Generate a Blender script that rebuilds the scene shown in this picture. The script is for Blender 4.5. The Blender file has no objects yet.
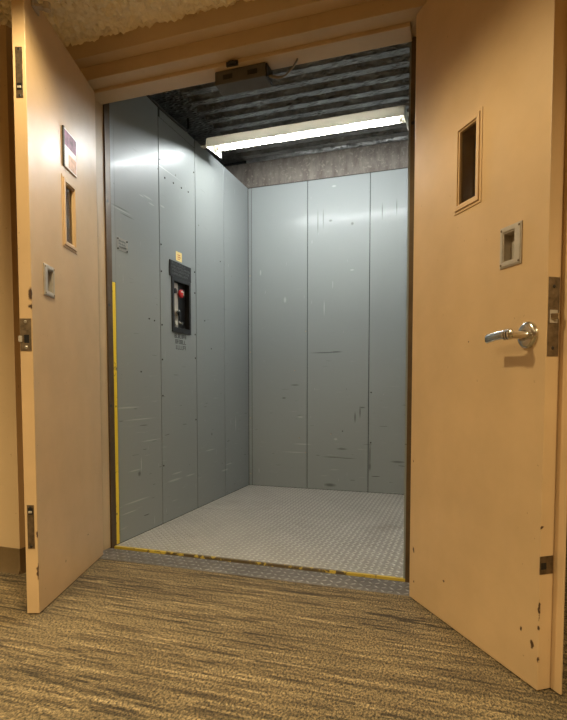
import bpy, math, random
from mathutils import Matrix, Vector, noise
random.seed(7)
C = bpy.context.scene.collection
D = bpy.data
PI = math.pi

# ------------------------------------------------------------------ materials
def lin(c):
    c = c / 255.0
    return c / 12.92 if c <= 0.04045 else ((c + 0.055) / 1.055) ** 2.4
def rgb(r, g, b): return (lin(r), lin(g), lin(b), 1.0)

class NT:
    def __init__(s, name):
        s.m = D.materials.new(name); s.m.use_nodes = True
        s.t = s.m.node_tree; s.b = s.t.nodes['Principled BSDF']
        s.tc = s.t.nodes.new('ShaderNodeTexCoord')
    def n(s, kind, **kw):
        x = s.t.nodes.new('ShaderNode' + kind)
        for k, v in kw.items():
            if k in x.inputs: x.inputs[k].default_value = v
            else: setattr(x, k, v)
        return x
    def l(s, a, b): s.t.links.new(a, b)
    def map(s, scale=(1, 1, 1), rot=(0, 0, 0), coord='Object'):
        m = s.n('Mapping'); m.inputs['Scale'].default_value = scale; m.inputs['Rotation'].default_value = rot
        s.l(s.tc.outputs[coord], m.inputs['Vector']); return m.outputs['Vector']
    def noise(s, scale, detail=4, rough=.5, vec=None, dist=0):
        x = s.n('TexNoise'); x.inputs['Scale'].default_value = scale; x.inputs['Detail'].default_value = detail
        x.inputs['Roughness'].default_value = rough; x.inputs['Distortion'].default_value = dist
        s.l(vec if vec else s.map(), x.inputs['Vector']); return x.outputs['Fac']
    def ramp(s, fac, stops, interp='LINEAR'):
        r = s.n('ValToRGB'); e = r.color_ramp.elements; r.color_ramp.interpolation = interp
        while len(e) > 1: e.remove(e[-1])
        e[0].position = stops[0][0]; e[0].color = stops[0][1]
        for p, c in stops[1:]:
            q = e.new(p); q.color = c
        s.l(fac, r.inputs['Fac']); return r.outputs['Color']
    def mix(s, fac, a, b, mode='MIX'):
        x = s.n('Mix', data_type='RGBA', blend_type=mode)
        for sock, v in ((x.inputs[0], fac), (x.inputs[6], a), (x.inputs[7], b)):
            if hasattr(v, 'links'): s.l(v, sock)
            else: sock.default_value = v
        return x.outputs[2]
    def math(s, op, a, b=0.0):
        x = s.n('Math', operation=op)
        for sock, v in ((x.inputs[0], a), (x.inputs[1], b)):
            if hasattr(v, 'links'): s.l(v, sock)
            else: sock.default_value = v
        return x.outputs[0]
    def spot(s, centre, radius, soft=.3, vec=None):
        """1 inside an ellipsoid of the given radii (object coordinates), 0 outside"""
        v = s.n('VectorMath', operation='SUBTRACT'); s.l(vec if vec else s.tc.outputs['Object'], v.inputs[0]); v.inputs[1].default_value = centre
        w = s.n('VectorMath', operation='DIVIDE'); s.l(v.outputs[0], w.inputs[0]); w.inputs[1].default_value = radius
        ln = s.n('VectorMath', operation='LENGTH'); s.l(w.outputs[0], ln.inputs[0])
        mr = s.n('MapRange'); mr.inputs[1].default_value = 1 - soft; mr.inputs[2].default_value = 1 + soft
        mr.inputs[3].default_value = 1; mr.inputs[4].default_value = 0
        s.l(ln.outputs['Value'], mr.inputs[0]); return mr.outputs[0]
    def bump(s, h, strength=.3, dist=.01, prev=None):
        x = s.n('Bump'); x.inputs['Strength'].default_value = strength; x.inputs['Distance'].default_value = dist
        s.l(h, x.inputs['Height'])
        if prev: s.l(prev, x.inputs['Normal'])
        s.l(x.outputs['Normal'], s.b.inputs['Normal']); return x.outputs['Normal']
    def set(s, color=None, rough=None, metal=None, **kw):
        for k, v in (('Base Color', color), ('Roughness', rough), ('Metallic', metal)):
            if v is None: continue
            if hasattr(v, 'links'): s.l(v, s.b.inputs[k])
            else: s.b.inputs[k].default_value = v
        for k, v in kw.items(): s.b.inputs[k].default_value = v
        return s.m

def simple(name, col, rough=.5, metal=0.0, var=.12, scale=14, bump=0):
    t = NT(name); f = t.noise(scale, 5, .6)
    d = tuple(c * (1 - var) for c in col[:3]) + (1,); l = tuple(min(1, c * (1 + var)) for c in col[:3]) + (1,)
    if bump: t.bump(f, bump, .004)
    return t.set(t.ramp(f, [(.3, d), (.7, l)]), rough, metal)

def paint(name, col, rough, chips=(), scuff=.10):
    t = NT(name)
    f = t.noise(3.5, 4, .6)
    d = tuple(c * (1 - scuff) for c in col[:3]) + (1,); l = tuple(min(1, c * (1 + scuff * .6)) for c in col[:3]) + (1,)
    base = t.ramp(f, [(.3, d), (.7, l)])
    # fine specks of dirt
    sp = t.ramp(t.noise(60, 2, .5), [(.735, (0, 0, 0, 1)), (.76, (1, 1, 1, 1))])
    base = t.mix(t.math('MULTIPLY', sp, .35), base, rgb(105, 75, 45))
    if chips:
        wob = t.n('VectorMath', operation='ADD')
        nz = t.n('TexNoise'); nz.inputs['Scale'].default_value = 70; nz.inputs['Detail'].default_value = 2
        t.l(t.tc.outputs['Object'], nz.inputs['Vector'])
        sc = t.n('VectorMath', operation='SCALE'); sc.inputs['Scale'].default_value = .012
        t.l(nz.outputs['Color'], sc.inputs[0]); t.l(t.tc.outputs['Object'], wob.inputs[0]); t.l(sc.outputs[0], wob.inputs[1])
        sh = t.n('VectorMath', operation='SUBTRACT'); sh.inputs[1].default_value = (.006, .006, .006); t.l(wob.outputs[0], sh.inputs[0])
        acc = None
        for c, r in chips:
            q = t.spot(c, r, .25, sh.outputs[0]); acc = q if acc is None else t.math('MAXIMUM', acc, q)
        base = t.mix(acc, base, rgb(72, 48, 28))
    rv = t.ramp(t.noise(9, 3), [(.3, (rough - .05,) * 3 + (1,)), (.7, (rough + .07,) * 3 + (1,))])
    n1 = t.bump(t.noise(160, 2), .10, .002)
    t.bump(t.noise(2.3, 2), .25, .012, n1)
    return t.set(base, rv)

DOORCOL = rgb(202, 170, 128)
M = {}
M['door_left'] = paint('tan door paint, left leaf', DOORCOL, .39,
    [((.694, 0, 1.175), (.004, .012, .022)), ((.695, 0, 1.13), (.003, .012, .010)), ((.45, 0, .12), (.004, .02, .006)), ((.695, 0, .16), (.003, .006, .03)), ((.695, 0, .30), (.003, .006, .012)), ((.2, 0, .16), (.006, .02, .003))])
M['door_right'] = paint('tan door paint, right leaf', DOORCOL, .42,
    [((.672, 0, .125), (.006, .02, .012)), ((.628, 0, .150), (.005, .02, .008)), ((.695, 0, .23), (.003, .005, .026)), ((.695, 0, .09), (.002, .006, .008)), ((.695, 0, .18), (.003, .006, .006)),
     ((.035, 0, .075), (.004, .03, .005)), ((.03, 0, .20), (.005, .03, .010)), ((.02, 0, .55), (.003, .03, .005)), ((.24, 0, .15), (.005, .03, .004)), ((.36, 0, .99), (.003, .03, .003)), ((.695, 0, .46), (.002, .006, .006))])
M['frame'] = paint('tan frame paint', rgb(192, 168, 134), .45)
M['wall'] = paint('beige hall wall paint', rgb(196, 168, 128), .7, scuff=.05)
M['shaded_wall'] = simple('wall darkened for unlit corridor', rgb(86, 58, 34), .5, var=.2)  # shade of the unlit corridor put into the far wall's colour
M['baseboard'] = simple('brown vinyl baseboard', rgb(104, 84, 56), .45)
M['brown_steel'] = simple('dark brown hoistway steel', rgb(84, 66, 44), .5, .2, .25)
M['black'] = simple('black plastic', rgb(20, 20, 21), .35)
M['void'] = simple('unlit backing', rgb(22, 21, 20), .8)
M['chrome'] = simple('satin chrome', rgb(205, 200, 190), .2, 1.0, .05)
M['steel'] = simple('brushed stainless steel', rgb(186, 176, 162), .5, .55, .10, 40)
M['tarnish'] = simple('tarnished hardware steel', rgb(120, 104, 84), .45, .9, .35, 60)
M['screw'] = simple('dark screw', rgb(58, 54, 48), .45, .6)
M['screw_light'] = simple('zinc screw', rgb(160, 150, 135), .4, .8)
M['white_metal'] = simple('white enamelled fixture', rgb(228, 224, 210), .35, 0, .04)
M['dusty_white'] = simple('dusty cream reflector', rgb(226, 220, 204), .55, 0, .04)
M['box_grey'] = simple('grey cast switch box', rgb(84, 82, 78), .5, .1, .15)
M['label_ink'] = simple('dark stencilled ink', rgb(36, 37, 38), .6)
M['label_grey'] = simple('grey engraved ink', rgb(98, 98, 98), .6)
M['red'] = simple('red plastic', rgb(178, 28, 32), .3)
M['yellow_label'] = simple('orange yellow sticker', rgb(242, 214, 140), .6)
M['orange_ink'] = simple('orange ink', rgb(200, 120, 50), .6)
M['purple'] = simple('mauve printed photo', rgb(140, 88, 116), .55, 0, .6, 28)
M['peach'] = simple('peach printed photo', rgb(216, 172, 142), .55, 0, .3, 40)
M['paper'] = simple('white paper', rgb(232, 222, 218), .45, 0, .04)
M['wire'] = simple('grey rubber wire', rgb(120, 112, 100), .5)
M['plate_grey'] = simple('grey data plate', rgb(150, 146, 138), .35, .7, .2, 200)

# grey painted steel panels with scratches and dents
MARKS = {
    'y': ([(-.09, 1.122, .10, .004), (.0, 1.126, .04, .005), (.053, .342, .035, .006), (-.02, .272, .07, .004), (.09, .268, .06, .003), (.501, .256, .045, .007), (.198, .644, .005, .04), (.158, .60, .006, .035), (.215, .68, .02, .005),
           (-.045, .042, .04, .012), (-.347, .86, .03, .005), (-.443, .752, .015, .006), (.28, .30, .005, .09), (.28, .21, .007, .03), (-.155, 2.17, .0035, .075), (-.11, 2.19, .0035, .06), (-.05, 2.17, .012, .008), (.36, 2.2, .0035, .05), (.47, 2.22, .003, .05), (.126, 2.13, .01, .01)],
          [(-.023, 2.437, .015, .007), (.126, 1.769, .014, .005), (-.434, 1.563, .01, .02), (-.30, .595, .02, .006), (.0, .42, .012, .008), (-.28, .37, .06, .004), (-.35, .30, .08, .003), (-.65, 1.80, .006, .02), (-.10, 1.48, .004, .05)]),
    'x': ([(-.72, .35, .012, .012), (-.86, 1.79, .06, .0025), (-.80, 1.765, .05, .0025), (.2, .5, .008, .008)],
          [(-.76, .375, .05, .003), (-.70, .40, .004, .035), (-.82, .73, .09, .004), (-.70, .66, .12, .003), (-.60, .53, .08, .003), (-.33, .25, .07, .006), (-.30, .29, .05, .004), (-.13, .25, .05, .004), (.17, .386, .06, .004), (.42, .202, .05, .006), (.50, .24, .06, .004),
           (.63, .55, .006, .05), (-.60, 1.93, .04, .004), (-.56, 1.905, .025, .004), (-.66, 1.92, .02, .003), (-.44, 1.93, .02, .004), (-.40, 2.16, .15, .0025), (-.85, 1.78, .07, .003), (-.75, .20, .10, .004), (-.82, .15, .06, .003)])}
def panel_mat(name, axis):
    t = NT(name)
    f = t.noise(1.7, 5, .6)
    base = rgb(137, 141, 140)
    # thin horizontal and slanted scratches
    if axis == 'x': va, vb = t.map((1, 3.0, 34), (.16, 0, 0)), t.map((1, 30, 4), (.25, 0, 0))
    else: va, vb = t.map((3.0, 1, 34), (0, .12, 0)), t.map((30, 1, 4), (0, .25, 0))
    zs = t.n('SeparateXYZ'); t.l(t.tc.outputs['Object'], zs.inputs[0])
    low = t.n('MapRange'); t.l(zs.outputs['Z'], low.inputs[0])
    low.inputs[1].default_value = 1.3; low.inputs[2].default_value = .3; low.inputs[3].default_value = .15; low.inputs[4].default_value = 1
    s1 = t.ramp(t.noise(2.2, 2, .5, va), [(.66, (0, 0, 0, 1)), (.74, (1, 1, 1, 1))])
    s2 = t.ramp(t.noise(1.9, 2, .5, vb), [(.735, (0, 0, 0, 1)), (.76, (1, 1, 1, 1))])
    base = t.mix(t.math('MULTIPLY', t.math('MULTIPLY', s1, low.outputs[0]), .22), base, rgb(190, 190, 184))
    base = t.mix(t.math('MULTIPLY', s2, .40), base, rgb(188, 190, 188))
    s3 = t.ramp(t.noise(26, 1, .4), [(.80, (0, 0, 0, 1)), (.82, (1, 1, 1, 1))])
    base = t.mix(t.math('MULTIPLY', s3, .8), base, rgb(60, 56, 50))
    if axis == 'x': vc = t.map((1, 5, 60), (-.1, 0, 0))
    else: vc = t.map((5, 1, 70), (0, -.06, 0))
    s4 = t.ramp(t.noise(1.35, 1, .4, vc), [(.75, (0, 0, 0, 1)), (.77, (1, 1, 1, 1))])
    base = t.mix(t.math('MULTIPLY', t.math('MULTIPLY', s4, low.outputs[0]), .8), base, rgb(48, 46, 42))
    def marks(lst):
        acc = None
        for u, z, ru, rz in lst:
            q = t.spot((0, u, z) if axis == 'x' else (u, 0, z), (1, ru, rz) if axis == 'x' else (ru, 1, rz), .5)
            acc = q if acc is None else t.math('MAXIMUM', acc, q)
        return acc
    dark, light = MARKS[axis]
    base = t.mix(t.math('MULTIPLY', marks(dark), .6), base, rgb(44, 42, 38))
    base = t.mix(t.math('MULTIPLY', marks(light), .33), base, rgb(205, 205, 200))
    n1 = t.bump(t.noise(220, 2), .10, .001)
    t.bump(t.noise(1.6, 1, .4), .14, .02, n1)
    rv = t.ramp(t.noise(3, 2), [(.3, (.36,) * 3 + (1,)), (.7, (.42,) * 3 + (1,))])
    return t.set(base, rv, .0, **{'Specular IOR Level': .16, 'Coat Weight': .07, 'Coat Roughness': .13})
M['panel_x'] = panel_mat('grey steel wall panel, side', 'x')
M['panel_y'] = panel_mat('grey steel wall panel, back', 'y')

def plate_mat(name, a, b, rough, rust=.5, dirt=.55):
    t = NT(name)
    base = t.ramp(t.noise(4, 6, .65), [(.3, a), (.7, b)])
    r = t.ramp(t.noise(2.6, 5, .6), [(.56, (0, 0, 0, 1)), (.72, (1, 1, 1, 1))])
    base = t.mix(t.math('MULTIPLY', r, rust), base, rgb(132, 100, 70))
    zs = t.n('SeparateXYZ'); t.l(t.tc.outputs['Object'], zs.inputs[0])
    lowz = t.n('MapRange'); t.l(zs.outputs['Z'], lowz.inputs[0]); lowz.inputs[1].default_value = .0002; lowz.inputs[2].default_value = .0022; lowz.inputs[3].default_value = 1; lowz.inputs[4].default_value = 0
    base = t.mix(t.math('MULTIPLY', lowz.outputs[0], dirt), base, rgb(74, 66, 56))
    t.bump(t.noise(120, 3), .2, .001)
    return t.set(base, rough, .35)
M['plate'] = plate_mat('worn steel tread plate', rgb(214, 210, 202), rgb(234, 230, 222), .42, .3)
M['sill'] = plate_mat('dark steel tread plate', rgb(150, 146, 142), rgb(205, 198, 190), .42, .45, .8)

# yellow safety paint, worn
t = NT('worn yellow safety paint')
kept = t.math('MAXIMUM', t.spot((-.72, -.935, 0), (.30, 1, 1)), t.spot((.72, -.935, 0), (.24, 1, 1)))
w = t.ramp(t.math('ADD', t.noise(30, 5, .65), t.math('MULTIPLY', kept, -.16)), [(.40, (0, 0, 0, 1)), (.47, (1, 1, 1, 1))])
M['yellow_worn'] = t.set(t.mix(w, rgb(206, 178, 72), rgb(96, 82, 58)), .5)
t = NT('yellow safety paint')
w = t.ramp(t.noise(22, 5, .65), [(.60, (0, 0, 0, 1)), (.66, (1, 1, 1, 1))])
M['yellow'] = t.set(t.mix(w, rgb(232, 200, 44), rgb(110, 88, 48)), .45)

# carpet: heathered loops in streaks along X
t = NT('brown striated carpet tile')
def rows(pitch, sx, seed):
    """yarn rows: coordinates snapped across the rows so that every dash stays straight"""
    sep = t.n('SeparateXYZ'); t.l(t.tc.outputs['Object'], sep.inputs[0])
    r = t.math('FLOOR', t.math('DIVIDE', sep.outputs['Y'], pitch))
    v = t.n('CombineXYZ'); t.l(t.math('ADD', t.math('MULTIPLY', sep.outputs['X'], sx), t.math('MULTIPLY', r, 3.17)), v.inputs[0]); t.l(t.math('MULTIPLY', r, 7.31), v.inputs[1]); v.inputs[2].default_value = seed
    return v.outputs[0]
streak = t.noise(1.0, 2, .55, rows(.010, 3.6, .3))
streak2 = t.noise(1.0, 1, .4, rows(.011, 3.8, 5.3))
grain = t.noise(1.0, 2, .8, t.map((170, 95, 1)))
patch = t.noise(2.4, 2, .5, t.map((.8, 1.8, 1)))
c = t.ramp(streak, [(.30, rgb(80, 66, 46)), (.46, rgb(108, 92, 65)), (.58, rgb(120, 103, 73)), (.72, rgb(148, 129, 95))])
c = t.mix(t.ramp(patch, [(.35, (.95, .95, .95, 1)), (.6, (.35, .35, .35, 1))]), c, t.ramp(streak2, [(.39, (.22, .21, .21, 1)), (.43, (1, 1, 1, 1)), (.66, (1.0, 1.0, 1.0, 1)), (.74, (1.1, 1.1, 1.08, 1))]), 'MULTIPLY')
c = t.mix(1, c, t.ramp(grain, [(.34, (.10, .10, .10, 1)), (.5, (1, 1, 1, 1)), (.66, (2.2, 2.15, 2.0, 1))]), 'MULTIPLY')
c = t.mix(.4, c, t.ramp(patch, [(.38, (.72, .72, .74, 1)), (.6, (1.06, 1.06, 1.06, 1))]), 'MULTIPLY')
n1 = t.bump(grain, .8, .006)
t.bump(streak2, .3, .004, n1)
M['carpet'] = t.set(c, .95)

# popcorn / sprayed plaster ceiling
t = NT('sprayed plaster ceiling')
h = t.noise(60, 4, .6)
t.bump(h, .6, .006)
M['popcorn'] = t.set(t.ramp(h, [(.3, rgb(226, 212, 182)), (.7, rgb(244, 232, 206))]), .9)

# tar-coated deck
t = NT('tar coated steel deck')
vz = t.n('TexVoronoi'); vz.inputs['Scale'].default_value = 44; t.l(t.map((.55, 1, 1)), vz.inputs['Vector'])
hb = t.ramp(vz.outputs['Distance'], [(.0, (1, 1, 1, 1)), (.5, (0, 0, 0, 1))])
big = t.ramp(t.noise(3, 4, .6), [(.4, (0, 0, 0, 1)), (.6, (1, 1, 1, 1))])
t.bump(t.math('MULTIPLY', hb, t.math('ADD', t.math('MULTIPLY', big, .7), .3)), 1.0, .02)
M['deck'] = t.set(t.ramp(t.noise(9, 5, .65), [(.3, rgb(106, 107, 106)), (.72, rgb(166, 167, 165))]), .36, .35)

# stained concrete band
t = NT('stained concrete')
st = t.noise(5, 6, .7, t.map((2.4, 1, .8)))
spk = t.ramp(t.noise(48, 3, .6), [(.57, (0, 0, 0, 1)), (.66, (1, 1, 1, 1))])
c = t.ramp(st, [(.3, rgb(72, 63, 55)), (.5, rgb(98, 90, 82)), (.75, rgb(124, 116, 106))])
c = t.mix(t.math('MULTIPLY', spk, .5), c, rgb(140, 133, 122))
t.bump(t.noise(70, 4), .4, .004)
M['concrete'] = t.set(c, .8)

def emis(name, col, strength):
    t = NT(name)
    t.b.inputs['Base Color'].default_value = (1, 1, 1, 1)
    t.b.inputs['Emission Color'].default_value = col; t.b.inputs['Emission Strength'].default_value = strength
    return t.m
M['tube'] = emis('lit fluorescent tube', (.94, .99, 1.0, 1), 158)
M['lens'] = emis('lit downlight lens', (1, .70, .38, 1), 3)
t = NT('white apron made translucent')  # translucency added so the fixture's front apron glows cream
dfn = t.n('BsdfDiffuse'); dfn.inputs['Color'].default_value = (.62, .60, .55, 1)
trn = t.n('BsdfTranslucent'); trn.inputs['Color'].default_value = (.95, .91, .82, 1)
mxs = t.n('MixShader'); mxs.inputs[0].default_value = .20; t.l(dfn.outputs[0], mxs.inputs[1]); t.l(trn.outputs[0], mxs.inputs[2])
t.l(mxs.outputs[0], t.t.nodes['Material Output'].inputs['Surface']); M['glow_apron'] = t.m
t = NT('wired window glass')
M['glass'] = t.set((.42, .42, .41, 1), .08, 0, **{'Transmission Weight': 1.0, 'IOR': 1.25})

# ------------------------------------------------------------------ mesh helpers
class MB:
    def __init__(s): s.v = []; s.f = []
    def add(s, vs, fs):
        o = len(s.v); s.v += [tuple(p) for p in vs]; s.f += [tuple(i + o for i in f) for f in fs]; return s
    def box(s, a, b):
        x0, x1 = sorted((a[0], b[0])); y0, y1 = sorted((a[1], b[1])); z0, z1 = sorted((a[2], b[2]))
        v = [(x0, y0, z0), (x1, y0, z0), (x1, y1, z0), (x0, y1, z0), (x0, y0, z1), (x1, y0, z1), (x1, y1, z1), (x0, y1, z1)]
        return s.add(v, [(0, 3, 2, 1), (4, 5, 6, 7), (0, 1, 5, 4), (1, 2, 6, 5), (2, 3, 7, 6), (3, 0, 4, 7)])
    def tube(s, pts, r, n=10, flat=(1, 1), up=(0, 0, 1)):
        """swept section along pts; r a number or list; flat scales the section (side, up)"""
        pts = [Vector(p) for p in pts]; k = len(pts)
        rr = r if isinstance(r, (list, tuple)) else [r] * k
        vs = []; fs = []
        for i, p in enumerate(pts):
            d = (pts[min(i + 1, k - 1)] - pts[max(i - 1, 0)]).normalized()
            u = Vector(up)
            if abs(d.dot(u)) > .95: u = Vector((1, 0, 0)) if abs(d.x) < .9 else Vector((0, 1, 0))
            a = d.cross(u).normalized(); b = a.cross(d).normalized()
            for j in range(n):
                th = 2 * PI * j / n
                vs.append(p + a * math.cos(th) * rr[i] * flat[0] + b * math.sin(th) * rr[i] * flat[1])
        for i in range(k - 1):
            for j in range(n):
                fs.append((i * n + j, i * n + (j + 1) % n, (i + 1) * n + (j + 1) % n, (i + 1) * n + j))
        fs.append(tuple(range(n - 1, -1, -1))); fs.append(tuple((k - 1) * n + j for j in range(n)))
        return s.add(vs, fs)
    def prism(s, poly, axis, a, b):
        """2D polygon extruded along axis (0,1,2) from a to b; the polygon's coordinates are the other two axes in order"""
        n = len(poly); vs = []
        for h in (a, b):
            for p in poly:
                q = list(p); q.insert(axis, h); vs.append(tuple(q))
        fs = [tuple(range(n)), tuple(range(2 * n - 1, n - 1, -1))]
        for i in range(n): fs.append((i, n + i, n + (i + 1) % n, (i + 1) % n))
        return s.add(vs, fs)
    def holed(s, ax, d0, d1, u0, u1, w0, w1, holes):
        """slab normal to axis ax between d0,d1 spanning u,w with rectangular holes"""
        us = sorted({u0, u1, *[h[0] for h in holes], *[h[1] for h in holes]}); ws = sorted({w0, w1, *[h[2] for h in holes], *[h[3] for h in holes]})
        inside = lambda u, w: any(h[0] < u < h[1] and h[2] < w < h[3] for h in holes)
        solid = lambda i, j: 0 <= i < len(us) - 1 and 0 <= j < len(ws) - 1 and not inside((us[i] + us[i + 1]) / 2, (ws[j] + ws[j + 1]) / 2)
        idx = {}
        def V(i, j, k):
            key = (i, j, k)
            if key not in idx:
                p = [us[i], ws[j]]; p.insert(ax, (d0, d1)[k]); idx[key] = len(s.v); s.v.append(tuple(p))
            return idx[key]
        for i in range(len(us) - 1):
            for j in range(len(ws) - 1):
                if not solid(i, j): continue
                s.f.append((V(i, j, 0), V(i + 1, j, 0), V(i + 1, j + 1, 0), V(i, j + 1, 0)))
                s.f.append((V(i, j, 1), V(i, j + 1, 1), V(i + 1, j + 1, 1), V(i + 1, j, 1)))
                for di, dj, e in ((-1, 0, ((i, j), (i, j + 1))), (1, 0, ((i + 1, j), (i + 1, j + 1))), (0, -1, ((i, j), (i + 1, j))), (0, 1, ((i, j + 1), (i + 1, j + 1)))):
                    if not solid(i + di, j + dj):
                        a, b = e; s.f.append((V(*a, 0), V(*b, 0), V(*b, 1), V(*a, 1)))
        return s
    def build(s, name, mat, parent=None, bevel=0, smooth=False, seg=2):
        me = D.meshes.new(name); me.from_pydata(s.v, [], s.f); me.materials.append(mat)
        import bmesh
        bm = bmesh.new(); bm.from_mesh(me); bmesh.ops.recalc_face_normals(bm, faces=bm.faces); bm.to_mesh(me); bm.free()
        o = D.objects.new(name, me); C.objects.link(o)
        if smooth:
            for p in me.polygons: p.use_smooth = True
            me.set_sharp_from_angle(angle=math.radians(40))
        if bevel:
            b = o.modifiers.new('Bevel', 'BEVEL'); b.width = bevel; b.segments = seg; b.limit_method = 'ANGLE'; b.angle_limit = math.radians(50)
            b.harden_normals = False
        if parent: o.parent = parent
        return o

def tag(o, label=None, cat=None, group=None, kind=None):
    if label: o['label'] = label
    if cat: o['category'] = cat
    if group: o['group'] = group
    if kind: o['kind'] = kind
    return o
def empty(name, loc=(0, 0, 0), rz=0):
    o = D.objects.new(name, None); o.empty_display_size = .1; C.objects.link(o); o.location = loc; o.rotation_euler = (0, 0, rz); return o
def struct(o, label, cat): return tag(o, label, cat, kind='structure')
def box(a, b): return MB().box(a, b)
def disc(c, n, r, h, k=12):
    c = Vector(c); n = Vector(n).normalized(); return MB().tube([c, c + n * h], r, k)

# ------------------------------------------------------------------ hall shell
FZ = 0.0
HC = 2.41                                            # hall ceiling height
fl = MB()
fl.box((-5, -3.6, -.04), (2.6, 2.15, 0)); fl.box((.35, 2.15, -.04), (2.6, 3.1, 0)); fl.box((-5, 2.15, -.04), (-1.90, 2.2, 0))
struct(fl.build('floor', M['carpet']), 'brown and tan striated carpet floor of the hall', 'floor')

wl = box((-5, 1.86, 0), (-1.89, 2.13, HC))
struct(wl.build('wall_left', M['wall']), 'beige painted hall wall behind the left elevator door', 'wall')
bb = MB()
bb.prism([(1.842, 0), (1.851, .018), (1.853, .112), (1.86, .112), (1.86, 0)], 0, -5, -1.883)
bb.prism([(-1.872, 0), (-1.881, .018), (-1.883, .112), (-1.89, .112), (-1.89, 0)], 1, 1.853, 2.128)
struct(bb.build('baseboard_left', M['baseboard'], smooth=True), 'dark brown vinyl baseboard along the hall wall at left', 'baseboard')
struct(box((-5.1, -3.6, 0), (-5, 2.13, HC)).build('wall_far_left', M['wall']), 'beige end wall of the hall', 'wall')
struct(box((2.6, -3.6, 0), (2.7, 3.2, HC)).build('wall_right', M['wall']), 'beige wall at the right end of the hall', 'wall')
struct(box((-5.1, -3.7, 0), (2.7, -3.6, HC)).build('wall_near', M['wall']), 'beige hall wall facing the elevator', 'wall')
struct(box((.35, 3.1, 0), (2.6, 3.2, HC)).build('wall_far_right', M['shaded_wall']), 'wall far behind the right door, coloured dark for the unlit corridor', 'wall')
fw = MB()
fw.box((-.125, 2.13, 0), (.35, 2.30, HC)); fw.box((.25, 2.30, 0), (.35, 3.1, HC))
struct(fw.build('wall_front', M['wall']), 'tan wall beside the elevator opening behind the right door', 'wall')

# ceiling with a real sprayed relief over the part in view
ce = MB(); X0, X1, Y0, Y1 = -2.3, .3, 1.1, 2.066; step = .011
nx = int((X1 - X0) / step); ny = int((Y1 - Y0) / step)
vs = []
for j in range(ny + 1):
    for i in range(nx + 1):
        x = X0 + (X1 - X0) * i / nx; y = Y0 + (Y1 - Y0) * j / ny
        p = Vector((x * 27, y * 27, 3.1))
        h = .75 - 1.3 * abs(noise.noise(p)) - .8 * abs(noise.noise(p * 2.0 + Vector((5, 3, 1)))) + .25 * noise.noise(p * 3)
        edge = min(1, (x - X0) / .05, (X1 - x) / .05, (y - Y0) / .05)
        vs.append((x, y, HC - max(0, h) * .034 * max(0, edge)))
ce.add(vs, [(j * (nx + 1) + i, (j + 1) * (nx + 1) + i, (j + 1) * (nx + 1) + i + 1, j * (nx + 1) + i + 1) for j in range(ny) for i in range(nx)])
ce.box((-5.1, -3.7, HC + .001), (2.7, 2.13, HC + .08)); ce.box((.25, 2.13, HC + .001), (2.7, 3.2, HC + .08))
struct(ce.build('ceiling', M['popcorn'], smooth=True), 'rough sprayed plaster hall ceiling in front of the elevator', 'ceiling')

# recessed valance above the frame, and the steel door frame
va = box((-1.89, 2.065, 2.33), (.35, 2.131, HC + .03))
struct(va.build('trim_1', M['frame'], bevel=.002), 'tan beam above the elevator door frame under the rough ceiling', 'trim')

fr = struct(empty('trim_2', (-.98, 2.2, 0)), 'tan steel door frame around the elevator opening', 'door frame')
def loc(m, p):                                        # shift a world-space mesh into its parent's frame
    m.v = [(x - p[0], y - p[1], z - p[2]) for x, y, z in m.v]; return m
FP = (-.98, 2.2, 0)
h = MB(); h.box((-1.89, 2.131, 2.271), (-.125, 2.305, 2.60)); loc(h, FP).build('frame_head', M['frame'], fr, .002)
h = MB(); h.box((-1.745, 2.206, 2.255), (-.223, 2.305, 2.271)); loc(h, FP).build('frame_stop', M['frame'], fr, .002)
h = MB(); h.box((-1.89, 2.131, 0), (-1.762, 2.206, 2.271)); h.box((-1.89, 2.206, 0), (-1.745, 2.317, 2.271)); loc(h, FP).build('frame_jamb', M['frame'], fr, .002)
h = MB(); h.box((-.125, 2.206, 0), (-.196, 2.305, 2.271)); loc(h, FP).build('frame_jamb', M['frame'], fr, .002)
for z in (1.94, 1.22, .71):
    pass

# hoistway edge: dark steel flange between frame and car
hs = struct(empty('trim_3', (-1.74, 2.33, 0)), 'dark brown steel strip with small holes between left jamb and yellow strip', 'trim')
loc(box((-1.80, 2.317, -.02), (-1.738, 2.3585, 2.60)), (-1.74, 2.33, 0)).build('flange', M['brown_steel'], hs)
for y, z in ((2.331, 1.79), (2.331, 1.265), (2.331, .745)):
    loc(disc((-1.7385, y, z), (1, 0, 0), .008, .0012), (-1.74, 2.33, 0)).build('bolt_hole', M['black'], hs)
hr = struct(empty('trim_4', (-.21, 2.33, 0)), 'dark brown steel strip between the car and the right door', 'trim')
loc(box((-.2265, 2.306, -.02), (-.15, 2.34, 2.60)), (-.21, 2.33, 0)).build('flange', M['brown_steel'], hr)
loc(disc((-.2175, 2.306, 1.93), (0, -1, 0), .007, .0012), (-.21, 2.33, 0)).build('bolt_hole', M['black'], hr)

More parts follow.
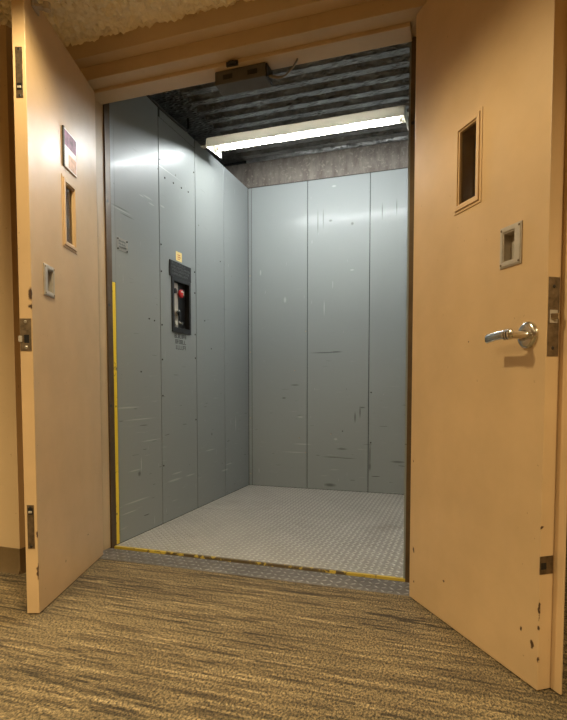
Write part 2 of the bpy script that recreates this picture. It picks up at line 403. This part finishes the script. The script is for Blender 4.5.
# ------------------------------------------------------------------ tread plate floors
def lugs(m, x0, x1, y0, y1, z, pitch, L, W, H):
    nx = int((x1 - x0) / pitch); ny = int((y1 - y0) / pitch)
    for i in range(nx):
        for j in range(ny):
            cx = x0 + (i + .5) * (x1 - x0) / nx; cy = y0 + (j + .5) * (y1 - y0) / ny
            a = PI / 4 if (i + j) % 2 else -PI / 4
            ca, sa = math.cos(a), math.sin(a)
            P = lambda u, v, w: (cx + u * ca - v * sa, cy + u * sa + v * ca, z + w)
            m.add([P(-L, 0, 0), P(0, -W, 0), P(L, 0, 0), P(0, W, 0), P(-L * .45, 0, H), P(L * .45, 0, H)],
                  [(0, 1, 5, 4), (1, 2, 5), (2, 3, 4, 5), (3, 0, 4)])
def tread(x0, x1, y0, y1, z, pitch=.030):
    m = MB(); m.box((x0, y0, z - .02), (x1, y1, z)); lugs(m, x0, x1, y0, y1, z, pitch, pitch * .62, pitch * .26, .0025); return m
fc = struct(empty('floor_car', (-.98, 3.28, 0)), 'pale worn steel tread plate floor of the elevator car', 'floor')
loc(tread(-1.742, -.226, 2.353, 3.288, 0), (-.98, 3.28, 0)).build('tread_plate', M['plate'], fc)
loc(tread(-1.742, -.226, 3.292, 4.212, 0), (-.98, 3.28, 0)).build('tread_plate', M['plate'], fc)
loc(box((-1.742, 2.338, -.03), (-.226, 2.353, .001)), (-.98, 3.28, 0)).build('yellow_edge', M['yellow_worn'], fc)
loc(box((-1.80, 2.34, -.10), (-.16, 4.3, -.031)), (-.98, 3.28, 0)).build('platform', M['void'], fc)
si = tread(-1.80, -.16, 2.15, 2.305, 0, .032)
struct(si.build('trim_5', M['sill']), 'dark steel tread plate threshold between carpet and car floor', 'threshold')
struct(box((-1.80, 2.29, -.14), (-.16, 2.345, -.101)).build('trim_6', M['void']), 'dark running gap under the threshold', 'gap')

# ------------------------------------------------------------------ car walls
PT = 2.503
wL = struct(empty('wall_car_left', (-1.74, 3.3, 0)), 'grey steel panelled left wall of the elevator car', 'wall')
o = (-1.74, 3.3, 0)
loc(box((-2.08, 2.359, 0), (-1.81, 4.36, PT)), o).build('backing', M['void'], wL)
loc(box((-2.08, 2.31, PT), (-2.02, 4.36, 2.80)), o).build('upper_band', M['void'], wL)
seams = [2.392, 2.822, 3.276, 3.728, 4.206]
panL = []
CH = (2.962, 3.178, 1.205, 1.528)                     # cut-out for the control station
for k in range(4):
    a, b = seams[k] + (.003 if k else 0), seams[k + 1] - .003
    m = MB().holed(0, -1.745, -1.74, a, b, .003, PT - (.0 if k != 1 else .06), [CH] if k == 1 else [])
    if k == 1: m.box((-1.745, a + .02, PT - .055), (-1.743, b, PT))
    panL.append(loc(m, o).build('wall_panel', M['panel_x'], wL, .0012))
loc(MB().box((-1.81, 2.359, 1.392), (-1.7405, 2.392, PT)), o).build('edge_channel', M['panel_x'], wL)
loc(MB().box((-1.81, 2.359, .003), (-1.7402, 2.388, 1.39)), o).build('yellow_edge', M['yellow'], wL, .002)
def screw(par, off, p, n, r=.006, mat='screw'):
    ob = MB().tube([Vector((0, 0, 0)), Vector(n) * .003], [r, r * .7], 10).build('screw', M[mat], par); ob.location = Vector(p) - Vector(off); return ob
# screws in the photographed places, on the panel that carries them
for y, z in ((2.838, 1.70), (2.838, 1.54), (2.838, 1.22), (2.838, 1.01), (2.838, .36), (2.838, 2.20), (2.838, .79),
             (3.258, 1.62), (3.258, 1.48), (3.258, 1.20), (3.258, 1.04), (3.258, 2.28), (3.258, .62), (2.89, 2.11), (2.99, 2.115), (3.09, 2.12), (3.18, 2.125)):
    s = screw(panL[1], (0, 0, 0), (-1.74 - o[0], y - o[1], z), (1, 0, 0))
for y, z in ((2.70, 1.24), (2.755, 1.235), (2.61, .93)): screw(panL[0], (0, 0, 0), (0, y - o[1], z), (1, 0, 0), .005)
for y, z in ((3.40, 1.31), (3.66, 1.78), (3.5, 1.12)): screw(panL[2], (0, 0, 0), (0, y - o[1], z), (1, 0, 0), .005)

wB = struct(empty('wall_car_back', (-.98, 4.21, 0)), 'grey steel panelled back wall of the elevator car', 'wall')
o = (-.98, 4.21, 0)
loc(box((-2.08, 4.27, 0), (-.10, 4.36, 2.78)), o).build('backing', M['void'], wB)
loc(box((-2.02, 4.218, PT + .004), (-.15, 4.27, 2.715)), o).build('concrete_band', M['concrete'], wB)
panB = []
for a, b in ((-1.739, -1.713), (-1.709, -1.2235), (-1.2185, -.7165), (-.7115, -.228)):
    panB.append(loc(MB().box((a, 4.21, .003), (b, 4.215, PT)), o).build('wall_panel', M['panel_y'], wB, .0012))
loc(box((-1.745, 4.206, PT), (-.228, 4.218, PT + .005)), o).build('top_seam', M['screw'], wB)
for z in (.10, .58, 1.14, 1.78): screw(panB[0], (0, 0, 0), (-1.725 - o[0], 0, z), (0, -1, 0), .007, 'screw_light')
for x, z in ((-1.33, .98), (-1.29, .42), (-1.235, 1.3), (-1.235, .30)): screw(panB[1], (0, 0, 0), (x - o[0], 0, z), (0, -1, 0), .006, 'screw_light')
for x, z in ((-1.02, .46),): screw(panB[2], (0, 0, 0), (x - o[0], 0, z), (0, -1, 0), .006, 'screw_light')
for x, z in ((-.695, .80), (-.695, .40)): screw(panB[3], (0, 0, 0), (x - o[0], 0, z), (0, -1, 0), .006)

wR = struct(empty('wall_car_right', (-.22, 3.3, 0)), 'grey steel right wall of the elevator car', 'wall')
o = (-.22, 3.3, 0)
loc(box((-.226, 2.341, 0), (-.221, 4.215, PT)), o).build('wall_panel', M['panel_x'], wR)
loc(box((-.238, 2.341, 0), (-.226, 2.352, PT)), o).build('edge_channel', M['panel_x'], wR)
loc(box((-.221, 2.341, 0), (-.12, 4.36, 2.78)), o).build('backing', M['void'], wR)
loc(box((-2.08, 2.306, 2.60), (-.12, 2.36, 2.80)), o).build('front_header', M['void'], wR)

# corrugated deck: ribs run along X
dk = MB(); pitch = .1235; y = 2.36; prof = []
while y < 4.28:
    prof += [(y, 2.722), (y + .060, 2.722), (y + .070, 2.752), (y + .112, 2.752)]; y += pitch
prof = [p for p in prof if p[0] < 4.29]
top = [(p[0], 2.80) for p in reversed((prof[0], prof[-1]))]
poly = prof + top
nseg = 1
n = len(prof); vs = []
xs = [-1.755, -.13]
for x in xs: vs += [(x, a, b) for a, b in prof]
dk.add(vs, [(i, i + 1, n + i + 1, n + i) for i in range(n - 1)])
# thin lip along each rib (the bright lines seen along the deck)
for i in range(0, n, 4):
    yy = prof[i][0]
    dk.box((-1.755, yy - .002, 2.716), (-.13, yy + .004, 2.7225))
dk.box((-2.08, 2.36, 2.76), (-.12, 4.36, 2.80))
struct(dk.build('ceiling_car', M['deck']), 'dark tar coated corrugated steel deck over the elevator car', 'ceiling')

# ------------------------------------------------------------------ fluorescent fixture
FX0, FX1, FY, FZt = -1.632, -.352, 3.345, 2.455
fx = tag(empty('fluorescent_light', (-.99, FY, 2.458)), 'lit white fluorescent strip light under the dark elevator ceiling', 'ceiling light')
o = (-.99, FY, 2.458)
# reflector trough: ridge above the tube, sides sloping down to two lips
tr = MB()
A = [(3.236, 2.477), (3.238, 2.481), (3.290, 2.497), (3.400, 2.497), (3.446, 2.485), (3.446, 2.479), (3.397, 2.490), (3.293, 2.490), (3.241, 2.475)]
m = MB()
nA = len(A)
m.add([(FX0 + .004, a, b) for a, b in A] + [(FX1 - .004, a, b) for a, b in A], [(i, (i + 1) % nA, nA + (i + 1) % nA, nA + i) for i in range(nA)])
loc(m, o).build('reflector', M['dusty_white'], fx)
m = MB().prism([(3.222, 2.416), (3.234, 2.477), (3.237, 2.477), (3.2255, 2.416)], 0, FX0 + .004, FX1 - .004); loc(m, o).build('front_apron', M['glow_apron'], fx)  # front apron of the reflector, with the added glow
for xx in (FX0, FX1 - .004):
    m = MB().prism([(3.218, 2.416), (3.232, 2.476), (3.288, 2.501), (3.402, 2.501), (3.450, 2.488), (3.466, 2.436)], 0, xx, xx + .004)
    loc(m, o).build('end_plate', M['white_metal'], fx, .001)
for xx, s in ((FX0 + .004, 1), (FX1 - .004, -1)):
    m = MB().box((xx, FY - .016, 2.436), (xx + s * .022, FY + .016, 2.489)); m.box((xx, FY - .020, 2.458), (xx + s * .012, FY + .020, 2.489))
    loc(m, o).build('lamp_holder', M['white_metal'], fx, .003)
tb = MB().tube([(FX0 + .045, FY, FZt), (FX1 - .045, FY, FZt)], .0135, 20)
loc(tb, o).build('tube', M['tube'], fx, smooth=True)
cp = MB().tube([(FX0 + .026, FY, FZt), (FX0 + .045, FY, FZt)], .0138, 20); loc(cp, o).build('tube_cap', M['steel'], fx, smooth=True)
cp = MB().tube([(FX1 - .045, FY, FZt), (FX1 - .026, FY, FZt)], .0138, 20); loc(cp, o).build('tube_cap', M['steel'], fx, smooth=True)
for xa, xb in ((FX0, -1.7395), (FX1, -.2265)):
    loc(MB().box((xa, 3.36, 2.492), (xb, 3.40, 2.498)), o).build('wall_arm', M['white_metal'], fx)

# conduit along the top of the left wall
pts = [(-1.742, 2.60, 2.512), (-1.737, 2.75, 2.500), (-1.736, 2.86, 2.496), (-1.736, 3.05, 2.500), (-1.737, 3.16, 2.506), (-1.75, 3.21, 2.54), (-1.765, 3.23, 2.62)]
tag(MB().tube(pts, .007, 8).build('power_cable', M['screw'], smooth=True), 'thin dark cable along the left wall top leading to the strip light', 'cable')

# ------------------------------------------------------------------ interlock switch box under the header
bx = tag(empty('switch_box', (-.96, 2.30, 2.255)), 'grey metal switch box with two slots hanging under the door header', 'box')
o = (-.96, 2.30, 2.255)
m = MB().prism([(2.236, 2.2545), (2.236, 2.196), (2.318, 2.190), (2.318, 2.2545)], 0, -1.083, -.842)
loc(m, o).build('body', M['box_grey'], bx, .003)
for a in (-1.043, -.925):
    loc(MB().box((a, 2.2345, 2.214), (a + .046, 2.2375, 2.234)), o).build('slot', M['black'], bx)
loc(MB().box((-.842, 2.24, 2.194), (-.834, 2.312, 2.252)), o).build('end_cap', M['black'], bx, .002)
for k, dz in enumerate((0, .012, .024)):
    a = -.836; p = []
    for i in range(11):
        u = i / 10
        p.append((a + .13 * u, 2.262 + .010 * k + .012 * math.sin(u * PI), 2.206 + dz * .7 + .042 * u ** 2.2 - .016 * math.sin(u * PI)))
    p.append((a + .134, 2.262 + .010 * k, 2.258))
    loc(MB().tube(p, .0035, 8), o).build('wire', M['wire'], bx, smooth=True)
cl = MB().box((-1.01, 2.196, 2.243), (-.955, 2.206, 2.262)); cl.box((-.995, 2.186, 2.249), (-.97, 2.197, 2.258)); cl.tube([(-1.003, 2.192, 2.252), (-.962, 2.192, 2.252)], .003, 8)
tag(cl.build('strike_clip', M['screw'], bevel=.001), 'small dark metal catch on the door header above the switch box', 'catch')

# ------------------------------------------------------------------ control station on left wall
cs = tag(empty('control_station', (-1.74, 3.07, 1.20)), 'black elevator control station with red switch on the left car wall', 'control panel')
o = (-1.74, 3.07, 1.20)
fr_ = MB().holed(0, -1.739, -1.732, 2.950, 3.190, 1.190, 1.535, [(2.976, 3.166, 1.222, 1.512)]); loc(fr_, o).build('bezel', M['black'], cs, .0015)
bxm = MB()
bxm.box((-1.768, 2.966, 1.209), (-1.765, 3.174, 1.524)); bxm.box((-1.765, 2.966, 1.209), (-1.739, 2.970, 1.524)); bxm.box((-1.765, 3.170, 1.209), (-1.739, 3.174, 1.524))
bxm.box((-1.765, 2.970, 1.209), (-1.739, 3.170, 1.213)); bxm.box((-1.765, 2.970, 1.520), (-1.739, 3.170, 1.524)); loc(bxm, o).build('back_box', M['black'], cs)
loc(MB().box((-1.739, 2.926, 1.535), (-1.731, 3.194, 1.632)), o).build('sign_plate', M['black'], cs, .002)
def strokes(m, face, u0, u1, w, hgt, sgn, along, gap=.006, seed=1):
    """one line of small letter-like strokes on a wall plane x=face running along +Y"""
    r = random.Random(seed); u = u0
    while u < u1 - .004:
        wd = min(r.uniform(.010, .017) * along, u1 - u); t_ = .0036
        kind = r.randrange(4)
        B = lambda a, b, c, d: m.box((face, a, b), (face + sgn * .0008, c, d))
        B(u, w, u + t_, w + hgt)
        if kind != 1: B(u, w + hgt - t_, u + wd, w + hgt)
        if kind != 0: B(u, w, u + wd, w + t_)
        if kind in (2, 3): B(u + wd - t_, w, u + wd, w + hgt)
        if kind in (0, 3): B(u, w + hgt / 2 - t_ / 2, u + wd, w + hgt / 2 + t_ / 2)
        u += wd + gap
m = MB()
for k, (a, b, z) in enumerate(((2.945, 3.12, 1.610), (2.940, 3.175, 1.590), (2.950, 3.165, 1.570), (2.950, 3.150, 1.548))): strokes(m, -1.731, a, b, z, .013, 1, .9, .005, k)
loc(m, o).build('sign_lettering', M['label_grey'], cs)
loc(MB().box((-1.765, 3.008, 1.225), (-1.757, 3.062, 1.508)), o).build('switch_plate', M['steel'], cs, .002)
loc(MB().tube([(-1.757, 3.016, 1.455), (-1.745, 3.016, 1.455), (-1.744, 3.016, 1.455)], [.017, .016, .011], 18), o).build('round_knob', M['black'], cs, smooth=True)
m = MB().tube([(-1.765, 3.080, 1.445), (-1.748, 3.080, 1.445)], .011, 14); loc(m, o).build('switch_stem', M['black'], cs, smooth=True)
m = MB().tube([(-1.750, 3.080, 1.445), (-1.738, 3.080, 1.445), (-1.735, 3.080, 1.445)], [.026, .026, .020], 20); loc(m, o).build('red_switch', M['red'], cs, .001, True)
m = MB().box((-1.735, 3.062, 1.452), (-1.731, 3.092, 1.459)); m.box((-1.735, 3.088, 1.436), (-1.731, 3.095, 1.459)); loc(m, o).build('switch_mark', M['white_metal'], cs, .001)
loc(MB().tube([(-1.757, 3.046, 1.318), (-1.744, 3.046, 1.318), (-1.742, 3.046, 1.318)], [.021, .020, .013], 18), o).build('selector_ring', M['chrome'], cs, smooth=True)
m = MB().tube([(-1.742, 3.046, 1.318), (-1.733, 3.046, 1.318)], .009, 12); m.box((-1.738, 3.036, 1.268), (-1.732, 3.054, 1.330)); loc(m, o).build('selector_handle', M['black'], cs, .001)
loc(MB().tube([(-1.757, 3.026, 1.252), (-1.747, 3.026, 1.252)], .015, 14), o).build('push_button', M['white_metal'], cs, smooth=True)
loc(MB().tube([(-1.765, 3.090, 1.256), (-1.742, 3.090, 1.256)], [.010, .008], 14), o).build('pilot_lamp', M['chrome'], cs, smooth=True)
st = empty('sticker', (-1.7395, 3.05, 1.67)); tag(st, 'small orange yellow sticker above the black control station', 'sticker')
o = (-1.7395, 3.05, 1.67)
loc(MB().box((-1.74, 3.012, 1.645), (-1.7388, 3.085, 1.703)), o).build('paper', M['yellow_label'], st)
loc(MB().box((-1.7388, 3.030, 1.667), (-1.7384, 3.069, 1.673)).box((-1.7388, 3.030, 1.680), (-1.7384, 3.064, 1.686)).box((-1.7388, 3.030, 1.655), (-1.7384, 3.060, 1.660)), o).build('print', M['orange_ink'], st)
m = MB()
for k, (a, b, z) in enumerate(((2.985, 3.135, 1.156), (2.995, 3.128, 1.120), (3.003, 3.124, 1.084))): strokes(m, -1.74, a, b, z, .026, 1, 1.25, .006, 11 + k)
tag(m.build('stencilled_lettering', M['label_ink']), 'three short lines of dark stencilled lettering below the control station', 'lettering')
dp = tag(empty('data_plate', (-1.74, 2.452, 1.60)), 'small grey metal plate with four screws on the first left panel', 'plate')
o = (-1.74, 2.452, 1.60)
loc(MB().box((-1.74, 2.404, 1.566), (-1.738, 2.500, 1.632)), o).build('plate', M['plate_grey'], dp, .001)
for y in (2.412, 2.492):
    for z in (1.573, 1.625): screw(dp, (0, 0, 0), (.002, y - o[1], z - o[2]), (1, 0, 0), .005)
m = MB()
for k, z in enumerate((1.612, 1.597, 1.582)): strokes(m, -1.738, 2.420, 2.484, z, .008, 1, .8, .004, 30 + k)
loc(m, o).build('engraving', M['label_grey'], dp)

# ------------------------------------------------------------------ the two door leaves
W, T, ZB, ZT = .695, .046, .004, 2.250
def door(name, label, base, ang, sgn, mat):
    """local x runs from the hinge edge to the free edge; the seen face is y=0; the body lies towards y=sgn"""
    r = tag(empty(name, base, ang), label, 'door')
    y0, y1 = (0, T) if sgn > 0 else (-T, 0)
    win = (.296, .384, 1.448, 1.682); pull = (.527, .573, 1.205, 1.293)
    leaf = MB().holed(1, y0, y1, 0, W, ZB, ZT, [win])
    lf = leaf.build('door_leaf', mat, r, .0018)
    f = -sgn                                                     # outward direction of the seen face
    # moulded window frame: outer flange and raised inner bead, both faces
    wf = MB()
    wf.holed(1, 0, f * .003, .268, .412, 1.420, 1.710, [(.296, .384, 1.448, 1.682)])
    wf.holed(1, f * .003, f * .008, .277, .403, 1.429, 1.701, [(.291, .389, 1.443, 1.687)])
    wf.holed(1, sgn * T, sgn * (T + .005), .268, .412, 1.420, 1.710, [(.296, .384, 1.448, 1.682)])
    wf.build('window_frame', mat, r, .001)
    g = MB().box((.294, sgn * .006, 1.446), (.386, sgn * .012, 1.684)).build('window_glass', M['glass'], r)
    # flush pull: plate with a cup
    px0, px1, pz0, pz1 = .508, .598, 1.190, 1.308
    cup = (.523, .570, 1.207, 1.291)
    p = MB().holed(1, 0, f * .004, px0, px1, pz0, pz1, [cup]); p.holed(1, f * .004, f * .006, px0 + .004, px1 - .004, pz0 + .004, pz1 - .004, [(cup[0] - .002, cup[1] + .002, cup[2] - .002, cup[3] + .002)])
    pl = p.build('flush_pull', M['steel'], r, .001)
    return r, lf, f, cup, pl

LB = (-1.697, 2.194, 0); LA = math.radians(-71.39)
RB = (-.194, 2.141, 0); RA = math.radians(-54.96)
dl, leafL, fL, cup, pullL = door('elevator_door', 'tan steel door standing open at left, with poster and strike plate', LB, LA, -1, M['door_left'])
dr, leafR, fR, _, pullR = door('elevator_door', 'tan steel door standing open at right, with chrome lever handle', RB, RA, 1, M['door_right'])
def cut_cup(leaf, sgn):
    """sink the cup of the flush pull into the leaf: cut the seen face and add the pocket"""
    import bmesh
    y0, y1 = (0, T) if sgn > 0 else (-T, 0)
    me = leaf.data
    m = MB().holed(1, y0, y1, 0, W, ZB, ZT, [(.296, .384, 1.448, 1.682), cup])
    nm = D.meshes.new('door_leaf'); nm.from_pydata(m.v, [], m.f)
    nm.materials.append(me.materials[0])
    bm = bmesh.new(); bm.from_mesh(nm); bmesh.ops.recalc_face_normals(bm, faces=bm.faces); bm.to_mesh(nm); bm.free()
    leaf.data = nm
cut_cup(leafL, -1); cut_cup(leafR, 1)
for r, sgn, pl in ((dl, -1, pullL), (dr, 1, pullR)):
    c0, c1, d0, d1 = cup; dep = sgn * .022
    m = MB()
    m.box((c0, dep, d0), (c1, dep + sgn * .002, d1))
    m.box((c0, -sgn * .003, d0), (c0 + .002, dep, d1)); m.box((c1 - .002, -sgn * .003, d0), (c1, dep, d1))
    m.box((c0, -sgn * .003, d0), (c1, dep, d0 + .002)); m.box((c0, -sgn * .003, d1 - .002), (c1, dep, d1))
    m.build('cup', M['steel'], pl)
    # far side of the cup opening closed by a plate on the other face
    MB().box((c0 - .01, sgn * T, d0 - .01), (c1 + .01, sgn * (T + .003), d1 + .01)).build('back_plate', M['steel'], r)
    for x in (.516, .590):
        for z in (1.199, 1.299):
            s_ = MB().tube([(x, -sgn * .006, z), (x, -sgn * .0072, z)], [.0036, .003], 10).build('screw', M['tarnish'], pl)

# left leaf: hardware in its free edge (local x = W)
def edge_plate(name, par, z0, z1, ya, yb, mat, hole=None, t=.0015):
    m = MB().holed(0, W, W + t, ya, yb, z0, z1, [hole] if hole else []); return m.build(name, mat, par, .0004)
sp = edge_plate('strike_plate', dl, .972, 1.088, -.044, -.004, M['tarnish'], (-.030, -.012, 1.000, 1.030))
MB().box((W + .0002, -.030, 1.000), (W + .0006, -.012, 1.030)).build('latch_hole', M['black'], sp)
MB().box((W + .0015, -.050, 1.004), (W + .004, -.036, 1.026)).build('strike_lip', M['steel'], sp, .001)
for z in (.984, 1.076): MB().tube([(W + .0015, -.024, z), (W + .003, -.024, z)], [.006, .004], 10).build('screw', M['screw_light'], sp)
for z0, z1, piece in ((.248, .410, .375), (1.858, 2.032, 1.885)):
    fb = edge_plate('flush_bolt', dl, z0, z1, -.036, -.011, M['tarnish'])
    MB().box((W + .0015, -.032, piece), (W + .0022, -.015, piece + .024)).build('bolt_slot', M['black'], fb)
    MB().box((W + .0015, -.030, piece + .005), (W + .006, -.017, piece + .013)).build('bolt_lever', M['steel'], fb, .001)
    for z in (z0 + .008, z1 - .008): MB().tube([(W + .0015, -.0235, z), (W + .0025, -.0235, z)], [.005, .003], 10).build('screw', M['screw'], fb)
# coordinator roller bracket on top of left leaf's seen face
cb = MB().box((.590, 0, 2.205), (.645, .006, 2.249)); cb.box((.606, .006, 2.214), (.632, .052, 2.222)); cb.tube([(.619, .046, 2.206), (.619, .046, 2.232)], .013, 14)
cb.build('coordinator_bracket', M['steel'], dl, .001)

# right leaf: astragal, latch, lower plate, lever
MB().box((.655, T, .004), (.730, T + .006, ZT)).build('astragal', M['door_right'], dr, .0015)
lp = edge_plate('latch_plate', dr, .923, 1.133, .004, .040, M['tarnish'])
for z in (.945, 1.108): MB().tube([(W + .0015, .022, z), (W + .003, .022, z)], [.005, .003], 10).build('screw', M['screw'], lp)
m = MB().prism([(W + .0015, .010), (W + .013, .026), (W + .013, .031), (W + .0015, .031)], 2, 1.021, 1.037); m.build('latch_bolt', M['chrome'], lp, .001)
MB().box((W + .0015, .009, 1.012), (W + .0025, .034, 1.046)).build('latch_collar', M['steel'], lp, .001)
ep = edge_plate('bolt_strike', dr, .330, .380, -.002, .042, M['tarnish'], (.002, .020, .343, .362))
MB().box((W + .0002, .002, .343), (W + .0008, .020, .362)).build('bolt_hole', M['black'], ep)
lv = tag(empty('lever_handle', (.629, 0, .985)), 'chrome lever handle'); lv.parent = dr; lv.rotation_euler = (0, 0, 0)
def lathe_y(prof, n=28):
    return MB().tube([(0, -h, 0) for h, r in prof], [r for h, r in prof], n)
lathe_y([(0, .038), (.004, .038), (.009, .034), (.011, .028), (.0115, .014)]).build('rosette', M['chrome'], lv, smooth=True)
lathe_y([(.011, .0135), (.016, .0115), (.046, .0105), (.062, .0115)]).build('neck', M['chrome'], lv, smooth=True)
# paddle: rings at the elbow, then a flattened blade pointing at the hinge side
pd = MB().tube([(.013, -.060, .001), (.008, -.061, .001), (-.012, -.062, .002), (-.035, -.062, .002), (-.065, -.060, .000), (-.098, -.057, -.003), (-.104, -.056, -.003)],
               [.007, .0125, .0135, .0125, 0.0125, .0140, .0130], 16, (.50, 1))
pd.build('paddle', M['chrome'], lv, smooth=True)
for x in (.004, -.006, -.016):
    MB().tube([(x, -.0615, .001), (x - .0045, -.0617, .001)], .0155, 18, (.72, 1)).build('ring', M['chrome'], lv, smooth=True)

# ------------------------------------------------------------------ poster on the left leaf
pp = tag(empty('notice', LB, LA), 'small mauve and peach printed notice above the left door window', 'notice')
MB().box((.262, .0005, 1.750), (.398, .0065, 1.905)).build('board', M['paper'], pp, .0008)
MB().box((.268, .0065, 1.838), (.390, .0069, 1.899)).build('upper_picture', M['purple'], pp)
MB().box((.268, .0065, 1.757), (.350, .0069, 1.812)).build('lower_picture', M['peach'], pp)
MB().box((.390, .0005, 1.748), (.399, .008, 1.907)).build('side_binding', M['screw'], pp)

# ------------------------------------------------------------------ lights
def spot(name, p, power, size=146, blend=.14, r=.06, col=(1, .83, .50)):
    l = D.lights.new(name, 'SPOT'); l.energy = power; l.spot_size = math.radians(size); l.spot_blend = blend; l.shadow_soft_size = r; l.color = col
    ob = D.objects.new(name, l); C.objects.link(ob); ob.location = p; return ob
downs = [(-1.0, 1.15, 116, .35), (-1.3, -.8, 215, .7), (-2.9, .5, 115, .9), (-2.9, -1.7, 150, .6), (1.5, .2, 150, .5), (1.5, -1.8, 110, .6)]
lens0 = None
for x, y, e, b in downs:
    spot('hall_downlight', (x, y, HC - .02), e, blend=b)

w = D.worlds.new('World'); bpy.context.scene.world = w; w.use_nodes = True
w.node_tree.nodes['Background'].inputs[0].default_value = (.02, .016, .012, 1); w.node_tree.nodes['Background'].inputs[1].default_value = .5

# ------------------------------------------------------------------ camera
cam = D.cameras.new('Camera'); co = D.objects.new('Camera', cam); C.objects.link(co)
cam.sensor_fit = 'HORIZONTAL'; cam.sensor_width = 36; cam.lens = 36 * 531.2457 / 567
cam.shift_x = -(284 - 283.5) / 567; cam.shift_y = 55.586 / 567; cam.clip_start = .02
R = [[0.947356, -0.016724, 0.319745], [0.320182, 0.050193, -0.946025], [-0.000228, 0.9986, 0.052905]]
mw = Matrix(R).to_4x4(); mw.translation = (0, 0, .84); co.matrix_world = mw
bpy.context.scene.camera = co
vsn = bpy.context.scene.view_settings
vsn.view_transform = 'Standard'; vsn.look = 'None'; vsn.gamma = 1; vsn.use_curve_mapping = False; vsn.exposure = 0.2
